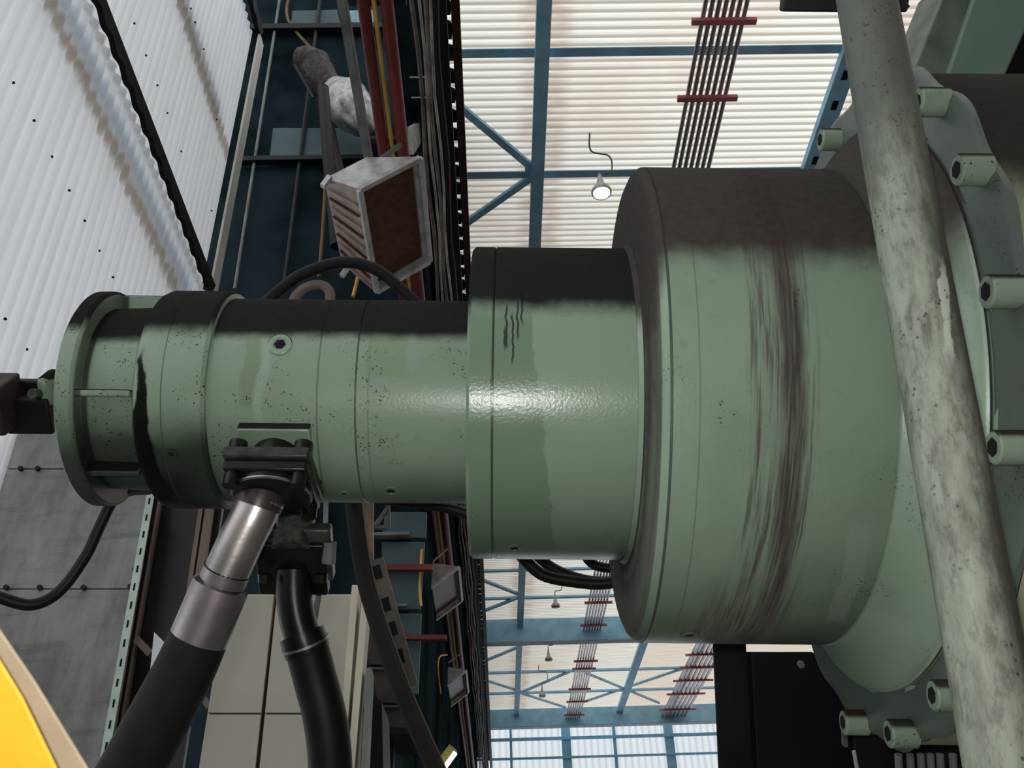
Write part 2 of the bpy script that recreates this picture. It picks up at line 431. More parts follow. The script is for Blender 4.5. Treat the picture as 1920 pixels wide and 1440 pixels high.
# end wall with its frames
m = MB(); n = 480; rows = [[], []]
for i in range(n + 1):
    x = -.8 + (XR + .8) * i / n; y = YE + .025 * math.sin(2 * math.pi * x / .22)
    rows[0].append((x, y, 0)); rows[1].append((x, y, zr + .05))
struct(m.grid(rows).build('wall_back', M_end), 'translucent ribbed end wall of the hall')
struct(MB().box((XR + .1, 13, 5.2), (.2, 42, 10.6)).build('wall_right', plain('hall_wall_sheet', (.42, .45, .47), .6, 0, .2, 1)), 'unseen sheet-clad far side wall, added to enclose the hall')  # out of view; added to cut the ambient light from the side
struct(MB().box((7, -7.1, 5.2), (20, .2, 10.6)).build('wall_front', plain('hall_wall_sheet_near', (.42, .45, .47), .6, 0, .2, 1)), 'unseen sheet-clad near end wall, added to enclose the hall')  # out of view behind the camera; added to hold back ambient light
# left translucent cladding, lower sheet and upper sheet
XL = onx(390, 540, -2.3).x
YW = onx(390, 540, XL).y
zs = onx(272, 250, XL).z                            # height of the dark lap between the sheets
def wave_sheet_wall(x, y0, y1, z0, z1, pitch=.1, amp=.014):
    m = MB(); n = int((y1 - y0) / pitch * 6); rows = [[], []]
    for i in range(n + 1):
        y = y0 + (y1 - y0) * i / n; xx = x + amp * math.sin(2 * math.pi * y / pitch)
        rows[0].append((xx, y, z0)); rows[1].append((xx, y, z1))
    return m.grid(rows)
zt = onx(478, 50, XL).z
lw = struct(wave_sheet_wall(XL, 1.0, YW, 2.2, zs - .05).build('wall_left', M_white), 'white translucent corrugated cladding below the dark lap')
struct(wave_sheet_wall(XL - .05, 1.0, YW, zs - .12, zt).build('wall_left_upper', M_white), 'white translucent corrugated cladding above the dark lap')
for i, z in enumerate((zs, zt)):
    m = MB(); n = 230; rows = [[], [], [], []]
    for k in range(n + 1):
        y = 1.0 + (YW - 1.0) * k / n; w = .018 * math.sin(2 * math.pi * y / .2) * (1 if i == 0 else 1)
        rows[0].append((XL + .015, y, z - .045 + w)); rows[1].append((XL + .045, y, z - .03 + w)); rows[2].append((XL + .06, y, z + .055)); rows[3].append((XL - .03, y, z + .075))
    struct(m.grid(rows).build('trim_%d' % (i + 1), M_black), 'dark scalloped lap strip across the white cladding')
m = MB()
for z in (zs - .30, zs + 1.75):
    m.box((XL - .22, 3.2, z), (.12, 5, .14))
for o_ in [m.build('wall_left_girts', M_brown)]: struct(o_)
p_ = onx(390, 540, XL)
struct(MB().box((XL + .03, YW + .05, (zt + 2.2) / 2), (.02, .16, zt - 2.2)).build('trim_10', plain('pale_corner_flashing', (.62, .62, .57), .5, 0, .1, 3)), 'pale upright corner flashing at the end of the white cladding')
# fixing screws on the cladding
m = MB()
for px, py in ((25, 155), (64, 226), (97, 294), (130, 357), (159, 414), (186, 470), (252, 44), (274, 104), (295, 160), (314, 212), (340, 284), (358, 16), (366, 42), (382, 92), (212, 520), (50, 655), (10, 598), (397, 395), (406, 224)):
    p = onx(px, py, XL + .012); m.box(p, (.012, .010, .010))
struct(m.build('wall_left_screws', M_hole))

# dark block (plant room) ahead on the left: front face and side face
Y0 = 7.4
xe = ony(786, 500, Y0).x
blk = MB().box(((-5.2 + xe) / 2, (Y0 + YE) / 2 + .05, (CAM.z + 12.4) / 2), (abs(-5.2 - xe), YE - Y0, CAM.z + 12.4))
struct(blk.build('wall_left_plant_room', M_teal), 'dark teal sheet-clad plant room wall')
zb1, zb2, zb3, zb4 = (ony(560, y, Y0).z for y in (305, 58, 1012, 1146))
for i, (z, xa, xb, w) in enumerate(((zb1, ony(445, 305, Y0).x, ony(690, 305, Y0).x, .07), (zb2, ony(470, 58, Y0).x, xe, .10), (zb3, ony(700, 1010, Y0).x, xe, .03), (zb4, ony(700, 1146, Y0).x, xe, .025))):
    struct(MB().bar((xa, Y0 - .04, z), (xb, Y0 - .04, z), .08, w).build('trim_%d' % (i + 3), M_black if i < 2 else M_strut, bevel=.004), 'horizontal ledge on the teal wall')
for i, (a, b, mt, w) in enumerate((((524, 0), (440, 542), M_strut, .022), ((600, 0), (532, 542), M_char, .03))):
    struct(MB().tube([ony(*a, Y0 - .03), ony(*b, Y0 - .03)], w * .62 + .004, 8).build('trim_%d' % (i + 7), mt), 'upright seam rod on the teal wall')
# paler sheet patches on that wall: window reflections put into their colour
for i, (q, mt) in enumerate((([(548, 20), (632, 18), (640, 54), (545, 54)], M_teal2), ([(655, 20), (700, 18), (702, 52), (655, 54)], plain('teal_window_reflection', (.22, .36, .42), .4)),
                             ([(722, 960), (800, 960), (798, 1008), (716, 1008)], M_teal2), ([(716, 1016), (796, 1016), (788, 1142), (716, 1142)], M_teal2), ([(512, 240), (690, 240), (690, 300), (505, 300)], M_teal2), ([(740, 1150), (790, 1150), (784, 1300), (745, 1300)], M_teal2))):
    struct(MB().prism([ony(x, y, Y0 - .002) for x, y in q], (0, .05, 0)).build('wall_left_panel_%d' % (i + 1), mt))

# ---- roof steel
zu = zr - .03
for k, py in enumerate((95, 322, 1064, 1116, 1256, 1295)):
    p = onz(1012, py, H)
    place = 'first below the top of the photo' if k == 0 else 'just above the big drum' if k == 1 else ['', '', 'directly under the collar', 'crossing behind the sagging hoses', 'between the two deep girders, nearer one', 'between the two deep girders, farther one'][k]
    o = thing('roof_purlin', 'slim blue cross purlin under the roof, ' + place, 'beam', (0, p.y, zu), group='blue cross purlins under the roof')
    w = .16 if k < 2 else .13
    MB().box((XR / 2 - .3, p.y, zu - .02), (XR + .4, .012, w * .6)).build('web', M_blue, o)
    MB().box((XR / 2 - .3, p.y - w * .3, zu - .02 - w * .3), (XR + .4, w * .7, .014)).build('bottom_flange', M_blue, o)
for k, (py0, py1) in enumerate(((1160, 1206), (1329, 1364))):
    p = onz(1000, py0, H); q = ony(1000, py1, p.y)
    o = thing('roof_girder', 'deep blue plate girder across the roof, ' + ('nearer of the two' if k == 0 else 'farther of the two, above the end wall'), 'girder', (0, p.y, zu), group='deep blue roof girders')
    MB().box((XR / 2 - .3, p.y, (p.z + q.z) / 2), (XR + .4, .03, p.z - q.z)).build('web', M_blue, o)
    MB().box((XR / 2 - .3, p.y, q.z), (XR + .4, .26, .03)).build('bottom_flange', plain('sunlit_blue_paint', (.40, .52, .62), .5), o)  # sunlit look of the flange put into its colour
yg1 = onz(1000, 1160, H).y
def longit(px, py, w, h, name, label, y0=2.5, holes=0, ye=YE - .5, dz=-.16):
    p = onz(px, py, H + dz)
    o = thing(name, label, 'beam', (p.x, y0, p.z), group='blue lengthwise roof beams')
    MB().box((p.x, (y0 + ye) / 2, p.z - h / 2), (w, ye - y0, .014)).build('bottom_flange', M_blue, o)
    MB().box((p.x - w / 2, (y0 + ye) / 2, p.z), (.014, ye - y0, h)).build('web', M_blue, o)
    for i in range(holes):
        pp = onz(px, py, H + dz)
        y = 5.2 + i * .42
        MB().box((p.x, y, p.z - h / 2 - .008), (.07, .13, .006)).build('slot', M_hole, o)
    return p
pb = longit(1013, 200, .15, .12, 'roof_beam', 'bright blue lengthwise roof beam left of the ceiling lamp')
pc = longit(1560, 200, .20, .10, 'slotted_roof_beam', 'light blue slotted roof beam next to the sloping green pipe', holes=11)
longit(1276, 1290, .2, .12, 'roof_beam', 'blue lengthwise roof beam left of the farther tube bundle', y0=14)
# braces
def brace(a, b, label, w=.07):
    o = MB().bar(onz(*a, H - .12), onz(*b, H - .12), w, .05).build('roof_brace', M_blue); tag(o, label, 'brace', 'diagonal roof braces')
brace((862, 200), (1000, 316), 'diagonal blue roof brace running up left from the gusset', .09)
brace((872, 420), (1000, 330), 'diagonal blue roof brace running down left from the gusset', .09)
brace((906, 1088), (972, 1114), 'diagonal blue roof brace beside the wall below the collar, upper one', .09)
brace((906, 1146), (972, 1120), 'diagonal blue roof brace beside the wall below the collar, lower one', .09)
brace((978, 1298), (1070, 1258), 'diagonal blue brace left of the near tube bundle, between girders', .09)
brace((978, 1300), (1060, 1326), 'thin dark brace running down to the farther girder', .07)
brace((1100, 1262), (1236, 1318), 'diagonal brace right of the near tube bundle sloping down right', .07)
brace((1095, 1316), (1290, 1250), 'diagonal brace right of the near tube bundle sloping up right', .08)
brace((912, 1238), (975, 1212), 'short diagonal brace close under the nearer girder', .09)
brace((912, 1276), (975, 1296), 'short diagonal brace beside the wall between girders', .08)
o = tag(MB().prism([onz(x, y, H - .13) for x, y in ((984, 310), (1010, 306), (1008, 345), (985, 340))], (0, 0, .02)).build('gusset_plate', M_blue), 'blue gusset plate where the diagonal roof braces meet', 'gusset')

# ---- tube bundles
def bundle(pxl, pxr, py, h, bars, label, y0, yb):
    a, b = onz(pxl, py, h), onz(pxr, py, h)
    o = thing('conduit_bundle', label, 'pipes', (a.x, y0, a.z), group='tube bundles under the roof')
    n = 7
    for i in range(n):
        x = a.x + (b.x - a.x) * (i + .5) / n
        MB().tube([(x, y0, a.z), (x, yb, a.z)], (b.x - a.x) / n * .35, 12).build('tube', M_tube, o)
    for py_ in bars:
        y = onz((pxl + pxr) / 2, py_, h - .06).y
        if not y0 < y < yb: continue
        MB().box(((a.x + b.x) / 2, y, a.z - .06), ((b.x - a.x) * 1.35, .06, .05)).build('cross_bracket', M_redbar, o)
bars1 = [40, 184, 1080, 1124, 1166, 1191, 1233, 1247, 1285, 1308, 1333, 1358]
bundle(1306, 1394, 60, H - .35, bars1, 'near bundle of grey tubes with red brackets hung under the roof', 4.5, YE - 1)
bundle(1268, 1322, 1280, H - .35, [1228, 1252, 1276, 1301, 1330, 1348], 'far bundle of grey tubes with red brackets beside the black column', 18, YE - 1)

# ---- end wall steel
for k, (px, w) in enumerate(((1062, .3), (1256, .3), (1153, .1), (958, .08))):
    p = ony(px, 1400, YE - .1)
    o = MB().box((p.x, YE - .12, 5.0), (w, .14, 10)).build('end_wall_post', M_blue)
    tag(o, ['thick blue end wall post below the near tube bundle', 'thick blue end wall post below the far tube bundle', 'thin blue end wall post midway between the two thick posts', 'thin blue end wall post nearest the left wall'][k], 'post', 'end wall posts')
for k, (py, w) in enumerate(((1383, .10), (1419, .07))):
    p = ony(1100, py, YE - .2)
    o = MB().box((7.3, YE - .2, p.z), (16, .06, w)).build('end_wall_rail', M_blue)
    tag(o, ['blue horizontal rail across the end wall just below the girder', 'blue horizontal rail across the end wall, lowest in view'][k], 'rail', 'end wall rails')

# ---- ceiling lamps
lm_em = Sh('lit_lamp_glass'); e_ = lm_em.nt.nodes.new('ShaderNodeEmission'); e_.inputs[1].default_value = 3.0; lm_em.nt.links.new(e_.outputs[0], lm_em.out.inputs[0])
def ceiling_lamp(px, py, h, r, lit, label):
    c = onz(px, py, h)
    o = thing('ceiling_lamp', label, 'lamp', c, group='round lamps hanging from the roof')
    MX = Matrix(((0, 0, 1), (0, 1, 0), (1, 0, 0)))
    MB().lathe([(0, r), (.02, r * 1.04), (.05, r * .95), (.10, r * .5), (.30, r * .14)], 24, c, MX).build('shade', M_silver, o)
    MB().lathe([(-.012, r * .2), (-.010, r * .6), (.0, r * .84), (.01, r * .84)], 24, c + Vector((0, 0, -.004)), MX).build('lens', lm_em.m if lit else M_pink, o)
    p = c + Vector((0, 0, .3))
    MB().tube(smooth_path([p, p + Vector((.02, .1, .12)), p + Vector((.16, .1, .16)), p + Vector((.16, .1, .42)), p + Vector((-.06, .05, .46)), p + Vector((-.06, 0, H - h - .28))], 5), .011, 6).build('hook', M_strut, o)
ceiling_lamp(1128, 362, H - 1.0, .115, True, 'lit round ceiling lamp hanging left of the big drum')
for (px, py, t) in ((1042, 1138, 'unlit small roof lamp above the nearer deep girder'), (1029, 1238, 'unlit small roof lamp just below the nearer deep girder'), (1017, 1306, 'unlit small roof lamp farthest away, above the far girder')):
    ceiling_lamp(px, py, H - .9, .10, False, t)

# ================================================================== PLANT ROOM WALL SERVICES
# crane girder with its cables
def along(px, py, h, y0, y1):
    p = onz(px, py, h); return Vector((p.x, y0, p.z)), Vector((p.x, y1, p.z))
a, b = along(806, 100, 6.4, 2.6, YE - .3); a2, _ = along(842, 100, 6.4, 2.6, YE)
o = thing('crane_girder', 'dark crane girder running along the top of the teal wall', 'girder', a)
MB().box(((a.x + a2.x) / 2, (2.6 + YE) / 2, a.z), (a2.x - a.x, YE - 2.9, .05)).build('bottom_flange', M_brown, o)
MB().box((a.x, (2.6 + YE) / 2, a.z + .28), (.03, YE - 2.9, .6)).build('web', M_char, o)
MB().box(((a.x + a2.x) / 2 + .03, (2.6 + YE) / 2, a.z + .16), (.02, YE - 2.9, .3)).build('side_plate', M_teal, o)
for k, (px, h, r, mt, lb) in enumerate(((783, 6.25, .018, M_cable, 'dusty cable along the crane girder, leftmost'), (794, 6.25, .012, M_lightcable, 'pale thin cable along the crane girder, second from left'), (803, 6.2, .016, M_cable, 'dusty brown cable along the crane girder, third from left'),
                             (812, 6.34, .012, M_lightcable, 'pale thin cable along the crane girder, fourth from left'), (823, 6.2, .022, M_brown, 'thick brown cable along the crane girder, fifth from left'))):
    p = onz(px, 100, h); pts = []
    for i in range(60):
        y = 2.6 + i * .5
        pts.append((p.x + .012 * math.sin(i * 1.7 + k) + .004 * random.random(), y, p.z - .02 - .02 * abs(math.sin(i * .8 + k))))
    tag(MB().tube(pts, r, 7).build('girder_cable', mt), lb, 'cable', 'cables along the crane girder')
p, q = along(858, 100, 7.2, 2.6, YE - .3)
tag(MB().bar(p, q, .075, .10).build('brown_rail', plain('rail_brown_paint', (.05, .022, .018), .5)), 'dark brown rail along the roof edge, right of the girder cables', 'rail')
# scalloped flashing at the roof edge: daylight shows between its teeth
p = onz(846, 100, 7.6); y = 2.6; tp = []
while y < YE - .4:
    L = .15 + .05 * random.random(); g = .05 + .05 * random.random(); x_ = p.x + .01 * random.random()
    tp += [(x_ - .035, y, p.z), (x_ + .012, y + .02, p.z), (x_ + .022, y + L * .5, p.z), (x_ + .012, y + L, p.z), (x_ - .035, y + L + .001, p.z)]; y += L + g
m = MB()
for (q0, q1) in zip(tp, tp[1:]): m.prism([(p.x - .09, q0[1], p.z), q0, q1, (p.x - .09, q1[1], p.z)], (0, 0, .03))
bmesh.ops.remove_doubles(m.bm, verts=m.bm.verts[:], dist=1e-5)
tag(m.build('scalloped_flashing', M_teal), 'dark toothed flashing along the roof edge with daylight between its teeth', 'flashing')
# closing soffit between girder and roof edge
p = onz(838, 100, 7.7)
struct(MB().box((p.x - .28, 18, p.z + .1), (.56, 31, .03)).build('trim_9', M_teal), 'dark soffit over the crane girder')

# two red pipes, yellow pipe
HP = 4.75
for px, r, mt, nm, lb in ((689, .037, M_red, 'red_pipe', 'dark red pipe along the teal wall, left of the yellow pipe'), (731, .040, M_red, 'red_pipe', 'dark red pipe along the teal wall, right of the yellow pipe'), (708, .014, M_yellow, 'yellow_pipe', 'thin yellow pipe between the two red pipes')):
    p = onz(px, 60, HP)
    q1 = onz(px + 51, 290, HP)
    xx = q1.x if False else p.x
    o = MB().tube([(p.x, 2.7, p.z), (p.x + (.0), YE - 1, p.z)], r, 14).build(nm, mt); tag(o, lb, 'pipe', 'pipes along the teal wall')
p = onz(655, 60, HP - .1)
o = thing('strut_channel', 'grey steel strut channel left of the red pipes, leading to the nearest floodlight', 'strut', p)
MB().bar(onz(633, -40, HP - .1), onz(689, 296, HP - .1), .045, .03).build('channel', M_strut, o)
MB().bar(onz(643, -40, HP - .08), onz(698, 296, HP - .08), .008, .04).build('lip', M_silver, o)
for k, py in enumerate((2, 262)):
    a, b = onz(632 if k == 0 else 690, py, HP + .054), onz(762, py, HP + .054)
    tag(MB().bar(a, b, .04, .03).build('pipe_support', M_char), 'dark cross support over the red pipes at the ' + ('top edge of the photo' if k == 0 else 'nearest floodlight'), 'bracket', 'pipe supports')
for k, (xa, xb, py) in enumerate(((708, 812, 1065), (742, 838, 1196))):
    a, b = ony(xa, py, Y0 - .06), ony(xb, py, Y0 - .06)
    tag(MB().bar(a, b, .05, .05 if k == 0 else .035).build('red_crossbar', M_red), 'red horizontal bar on the teal wall ' + ('above the second floodlight' if k == 0 else 'below the second floodlight'), 'bar', 'red bars on the teal wall')
# floodlights
XP = onz(731, 60, HP).x
def floodlight(loc, label, scale=1.0, first=True):
    o = thing('floodlight', label, 'floodlight', loc, group='floodlights along the teal wall', world=False)
    L, w, dp = .98 * scale, .46 * scale, .30 * scale
    e1 = Vector((.80, 0, .60)); n = Vector((.60, 0, -.80)); ey = Vector((0, 1, 0))
    def P(u, y, d): return e1 * u + ey * y + n * d
    op = [P(-w / 2, -L / 2, 0), P(w / 2, -L / 2, 0), P(w / 2, L / 2, 0), P(-w / 2, L / 2, 0)]
    bk = [P(-w * .66, -L * .40, -dp), P(w * .02, -L * .40, -dp), P(w * .02, L * .40, -dp), P(-w * .66, L * .40, -dp)]
    def wall(i, j, mt, nm, t=.012):
        m = MB(); a, b, c, d = op[i], op[j], bk[j], bk[i]
        nn = (b - a).cross(d - a).normalized() * t
        m.hull8([a, b, c, d, a + nn, b + nn, c + nn, d + nn]); return m.build(nm, mt, o, smooth=False)
    wall(0, 1, M_silver, 'end_plate'); wall(2, 3, M_silver, 'end_plate'); wall(1, 2, M_silver, 'side_plate'); wall(3, 0, M_pink, 'side_plate')
    m = MB(); nn = n * -.012; m.hull8(bk + [p + nn for p in bk]); m.build('back_plate', M_silver, o, smooth=False)
    m = MB(); q = [op[k] * .93 + (bk[k] - op[k]) * .12 for k in range(4)]; m.hull8(q + [p - n * .008 for p in q]); m.build('front_glass', M_lampin, o, smooth=False)
    on = (op[0] - op[3]).cross(bk[0] - op[3]).normalized(); on = on if on.x < 0 else -on
    for k in range(9):
        t = (k + .6) / 9.6; a = op[0] + (op[3] - op[0]) * min(t + .07, 1); b = bk[0] + (bk[3] - bk[0]) * t
        MB().bar(a + (b - a) * .08 + on * .016, a + (b - a) * .92 + on * .016, .012, .02, on).build('cooling_fin', M_lampin if k % 2 else M_pink, o)
    for i in range(4):
        m = MB(); a, b = op[i], op[(i + 1) % 4]; m.bar(a, b, .035, .03, n); m.build('frame_bar', M_silver, o, bevel=.003)
    for sy in (-1, 1):
        MB().bar(P(-w * .62, sy * L * .44, -dp * .9), P(-w * .80, sy * L * .44, -dp * .75), .03, .03).build('clip', M_silver, o)
    MB().bar(P(-w * .1, -L * .3, -dp), Vector((XP - loc.x, -L * .3, CAM.z + HP - .03 - loc.z)), .04, .012).build('mounting_arm', M_strut, o)
    MB().bar(P(-w * .1, L * .3, -dp), Vector((XP - loc.x, L * .3, CAM.z + HP - .03 - loc.z)), .04, .012).build('mounting_arm', M_strut, o)
    return o
fp = [onz(745, 428, 4.25), onz(833, 1118, 4.25), onz(851, 1298, 4.25)]
for p_, sc, lb in zip(fp, (.94, 1.0, 1.05), ('silver floodlight with brown interior nearest above the barrel', 'silver floodlight below the barrel, larger of the two there', 'silver floodlight farthest away, lowest in the photo')):
    floodlight(p_, lb, sc)
# lagged duct
o = thing('lagged_duct', 'lagged duct elbow with foil wrap fixed to the teal wall', 'duct', ony(600, 150, Y0 - .42))
A = lambda x, y, yy=0: ony(x, y, Y0 - .42 - yy)
def bumpy(pts, rs, seg, seed, amp):
    random.seed(seed); P = smooth_path(pts, 6); n = len(P); rr = []
    for i in range(n):
        t = i / (n - 1) * (len(rs) - 1); k = min(int(t), len(rs) - 2); rr.append((rs[k] * (1 - (t - k)) + rs[k + 1] * (t - k)) * (1 + amp * (random.random() - .5)))
    return MB().tube(P, rr, seg)
bumpy([A(556, 112), A(585, 118), A(602, 148), A(625, 170)], [.13, .19, .18, .15], 16, 3, .18).build('elbow', M_wrap, o, sharp=1.2)
bumpy([A(618, 165), A(645, 185), A(668, 215), A(690, 246)], [.14, .25, .25, .07], 16, 4, .12).build('foil_wrap', M_foil, o, sharp=1.2)
bumpy([A(553, 122, .1), A(572, 156, .1), A(588, 184, .1)], [.016, .016, .016], 8, 5, .1).build('band', M_char, o)
MB().bar(A(600, 150), ony(600, 140, Y0 + .02), .06, .06).build('wall_bracket', M_strut, o)
for k, (pts, w, lb) in enumerate(((((606, 165), (616, 300), (632, 462)), .060, 'dark brown bar hanging below the lagged duct, longer one'), (((618, 232), (640, 330), (652, 366)), .045, 'dark brown bar below the lagged duct, shorter one on the right'))):
    MB().tube([ony(x, y, Y0 - .75 + .3 * k) for x, y in pts], w, 10).build('hanging_bar', M_brown, o)['label'] = lb
for k, (pts, lb) in enumerate(((((543, -10), (540, 38), (592, 100), (604, 112)), 'ochre conduit bending down to the lagged duct at the top of the wall'), (((612, 300), (606, 420), (598, 520)), 'ochre conduit on the teal wall left of the hanging brown bar'), (((686, 412), (678, 470), (671, 520), (662, 556)), 'yellow conduit between the hanging bar and the nearest floodlight'), (((826, 1300), (821, 1260), (824, 1232), (838, 1228)), 'yellow bent conduit left of the farthest floodlight'), (((790, 1136), (787, 1100), (791, 1030)), 'yellow thin conduit left of the middle floodlight'))):
    tag(MB().tube(smooth_path([onx(x, y, xe + .0125) if k == 3 else ony(x, y, Y0 - (.019 if k < 3 else .010)) for x, y in pts], 4), .020 if k < 3 else .011, 8).build('conduit', M_yellow if k >= 2 else M_ochre), lb, 'conduit', 'yellow conduits on the teal wall')
for k, (x, y) in enumerate(((768, 145), (771, 183), (782, 214))):
    a, b = onx(x, y, xe), onx(x, y, xe) + Vector((.2, 0, 0))
    tag(MB().tube([a, b], .008, 6).build('wall_stud', M_silver), ['topmost', 'middle', 'lowest'][k] + ' of three thin steel studs right of the red pipes', 'stud', 'studs right of the red pipes')
tag(MB().prism([onx(x, y, xe - .02) for x, y in ((764, 238), (778, 230), (786, 240), (784, 262), (766, 290))], (.05, 0, 0)).build('gusset_plate', M_silver), 'grey gusset plate right of the red pipes above the nearest floodlight', 'gusset')

# ================================================================== LOWER LEFT BACKGROUND
YP = 4.0
pl = [(-40, 812), (14, 806), (300, 806), (280, 940), (215, 1360), (190, 1520), (-140, 1520), (-40, 900)]
o = thing('grey_panel', 'grey weathered sheet panel wall behind the sagging black cable', 'panel', ony(120, 1200, YP))
for (ya, yb) in ((806, 878), (880, 1103), (1105, 1560)):
    def xr(y): return 284 - (y - 930) * .166
    def xl(y): return (16 - (y - 806) * .24) if y < 878 else -80
    q = [(xl(ya) if ya == 806 else -80, ya), (xr(ya), ya), (xr(yb), yb), (xl(yb) if ya == 806 else -80, yb)]
    MB().prism([ony(x, y, YP) for x, y in q], (0, .04, 0)).build('sheet', M_conc, o, smooth=False, bevel=.003)
for x, y in ((13, 1103), (76, 1103), (158, 1103), (246, 1101), (72, 880), (40, 880), (255, 1070)):
    p = ony(x, y, YP - .005); MB().tube([p, p + Vector((0, -.015, 0))], .012, 8).build('rivet', M_char, o)
# perforated angle
o = thing('perforated_angle', 'pale green perforated steel angle at the right edge of the grey panel', 'angle bar', ony(240, 1200, YP - .05))
a, b = ony(283, 925, YP - .05), ony(196, 1420, YP - .05)
MB().bar(a, b, .034, .006, (0, -1, 0)).build('flange', M_perf, o)
m = MB(); d = (b - a)
for k in range(14):
    c = a + d * ((k + .5) / 14); m.bar(c - d.normalized() * .016, c + d.normalized() * .016, .008, .009, (0, -1, 0))
m.build('slots', M_hole, o)['kind'] = 'stuff'
# brown partition
def qprism(name, pts, Y, mt, par, t=.04, **k): return MB().prism([ony(x, y, Y) for x, y in pts], (0, t, 0)).build(name, mt, par, smooth=False, **k)
o = thing('glazed_partition', 'brown framed dark partition behind the rubber hoses', 'partition', ony(320, 1200, 4.1))
qprism('panel', [(292, 930), (420, 930), (330, 1520), (190, 1520)], 4.14, M_glass, o, .03)
for (a, b, w) in (((297, 930), (205, 1460), .045), ((397, 930), (345, 1290), .03), ((383, 930), (330, 1290), .02), ((412, 1240), (382, 1460), .02)):
    MB().bar(ony(*a, 4.08), ony(*b, 4.08), w, .05, (0, -1, 0)).build('mullion', M_bronze if w < .04 else M_brown, o)
MB().bar(ony(302, 930, 4.06), ony(226, 1380, 4.06), .012, .03, (0, -1, 0)).build('bead', M_bronze, o)
MB().bar(ony(257, 1200, 4.05), ony(284, 1228, 4.05), .03, .04, (0, -1, 0)).build('rail', M_bronze, o)
MB().bar(ony(376, 1300, 4.05), ony(394, 1328, 4.05), .025, .04, (0, -1, 0)).build('rail', M_bronze, o)
tag(qprism('paper_sheet', [(289, 1185), (310, 1206), (281, 1262)], 4.03, M_paper, None, .003), 'white paper sheet showing as a triangle beside the large rubber hose', 'paper')
# beige cabinets
YC = 3.7
cab = [('left', (455, 1114), (514, 1114), (470, 1520), (350, 1520), 'beige metal cabinet left of the brown gap, behind the large hose', (415, 1200)), ('right', (519, 1114), (664, 1114), (640, 1520), (478, 1520), 'beige metal cabinet right of the brown gap, behind the small hose', None)]
for nm, a, b, c, d, lb, _ in cab:
    aa = a
    if nm == 'left': aa, d = (424, 1114), (360, 1520)
    o = thing('switch_cabinet', lb, 'cabinet', ony(a[0], 1300, YC), group='beige cabinets behind the hoses')
    qprism('carcass', [aa, b, c, d], YC + .03, M_beige2, o, .45, bevel=.004)
    def lerp(p, q, t): return (p[0] + (q[0] - p[0]) * t, p[1] + (q[1] - p[1]) * t)
    t1 = (1338 - 1114) / (1520 - 1114)
    qprism('upper_door', [lerp(aa, d, .004), lerp(b, c, .004), lerp(b, c, t1 - .004), lerp(aa, d, t1 - .004)], YC, M_beige, o, .028, bevel=.003)
    qprism('lower_door', [lerp(aa, d, t1 + .004), lerp(b, c, t1 + .004), c, d], YC, M_beige, o, .028, bevel=.003)
qp = MB().bar(ony(516, 1114, YC + .02), ony(470, 1520, YC + .02), .008, .03, (0, -1, 0)).build('ochre_strip', M_ochre)
tag(qp, 'ochre brown strip in the gap between the two beige cabinets', 'strip')
for k, (a, b, w, mt, lb) in enumerate((((669, 1106), (636, 1520), .026, M_beige2, 'cream upright board edge, left one of the pair beside the beige cabinets'), ((687, 1136), (655, 1520), .026, M_beige2, 'cream upright board edge, right one of the pair beside the beige cabinets'), ((694, 1260), (681, 1520), .02, M_strut, 'grey upright channel right of the cream board edges'))):
    tag(MB().bar(ony(*a, YC - .05), ony(*b, YC - .05), w, .10, (0, -1, 0)).build('board', mt), lb, 'board', 'boards beside the beige cabinets')
tag(MB().bar(ony(612, 940, Y0 - .02), ony(575, 2050, Y0 - .02), .04, .04, (0, -1, 0)).build('steel_post', M_strut), 'slim grey steel post behind the small hose flange', 'post')
tag(MB().tube([at(604, 1075, 1.9), at(590, 1160, 1.9)], .006, 8).build('thin_rod', M_strut), 'thin steel rod right of the small hose pipe', 'rod')
# diagonal beam and tray
pts = [at(662, 930, 3.2), at(676, 1040, 3.15), at(700, 1140, 3.1), at(756, 1300, 3.0), at(830, 1470, 2.9)]
tag(MB().tube(smooth_path(pts, 5), .03, 10).build('dark_strut', M_brown), 'long dark brown strut sloping down right beside the cable tray', 'strut')
o = thing('cable_tray', 'perforated tan cable tray sloping behind the dark strut', 'tray', at(735, 1170, 4.2))
a, b = at(702, 1050, 4.3), at(766, 1290, 4.1)
MB().bar(a, b, .085, .01, R @ Vector((0, 0, 1))).build('tray_bed', M_tan if False else plain('tan_tray', (.12, .10, .08), .5, .2), o)
for k, t in enumerate((.1, .36, .55, .76)):
    c = a + (b - a) * t; dd = (b - a).normalized(); MB().bar(c - dd * .03, c + dd * .03, .035, .016, R @ Vector((0, 0, 1))).build('slot', M_hole, o)
tag(MB().bar(at(690, 935, 4.4), at(690, 1050, 4.4), .05, .04, (0, -1, 0)).build('tan_post', plain('tan_post_paint', (.25, .19, .14), .5)), 'tan upright post just under the barrel beside the dark strut', 'post')
o = thing('angle_bracket', 'light steel triangular bracket under the barrel', 'bracket', at(715, 970, 4.5))
for a, b in (((704, 985), (728, 952)), ((727, 940), (729, 990)), ((703, 988), (728, 990))): MB().bar(at(*a, 4.5), at(*b, 4.5), .018, .02, (0, -1, 0)).build('arm', M_strut, o)
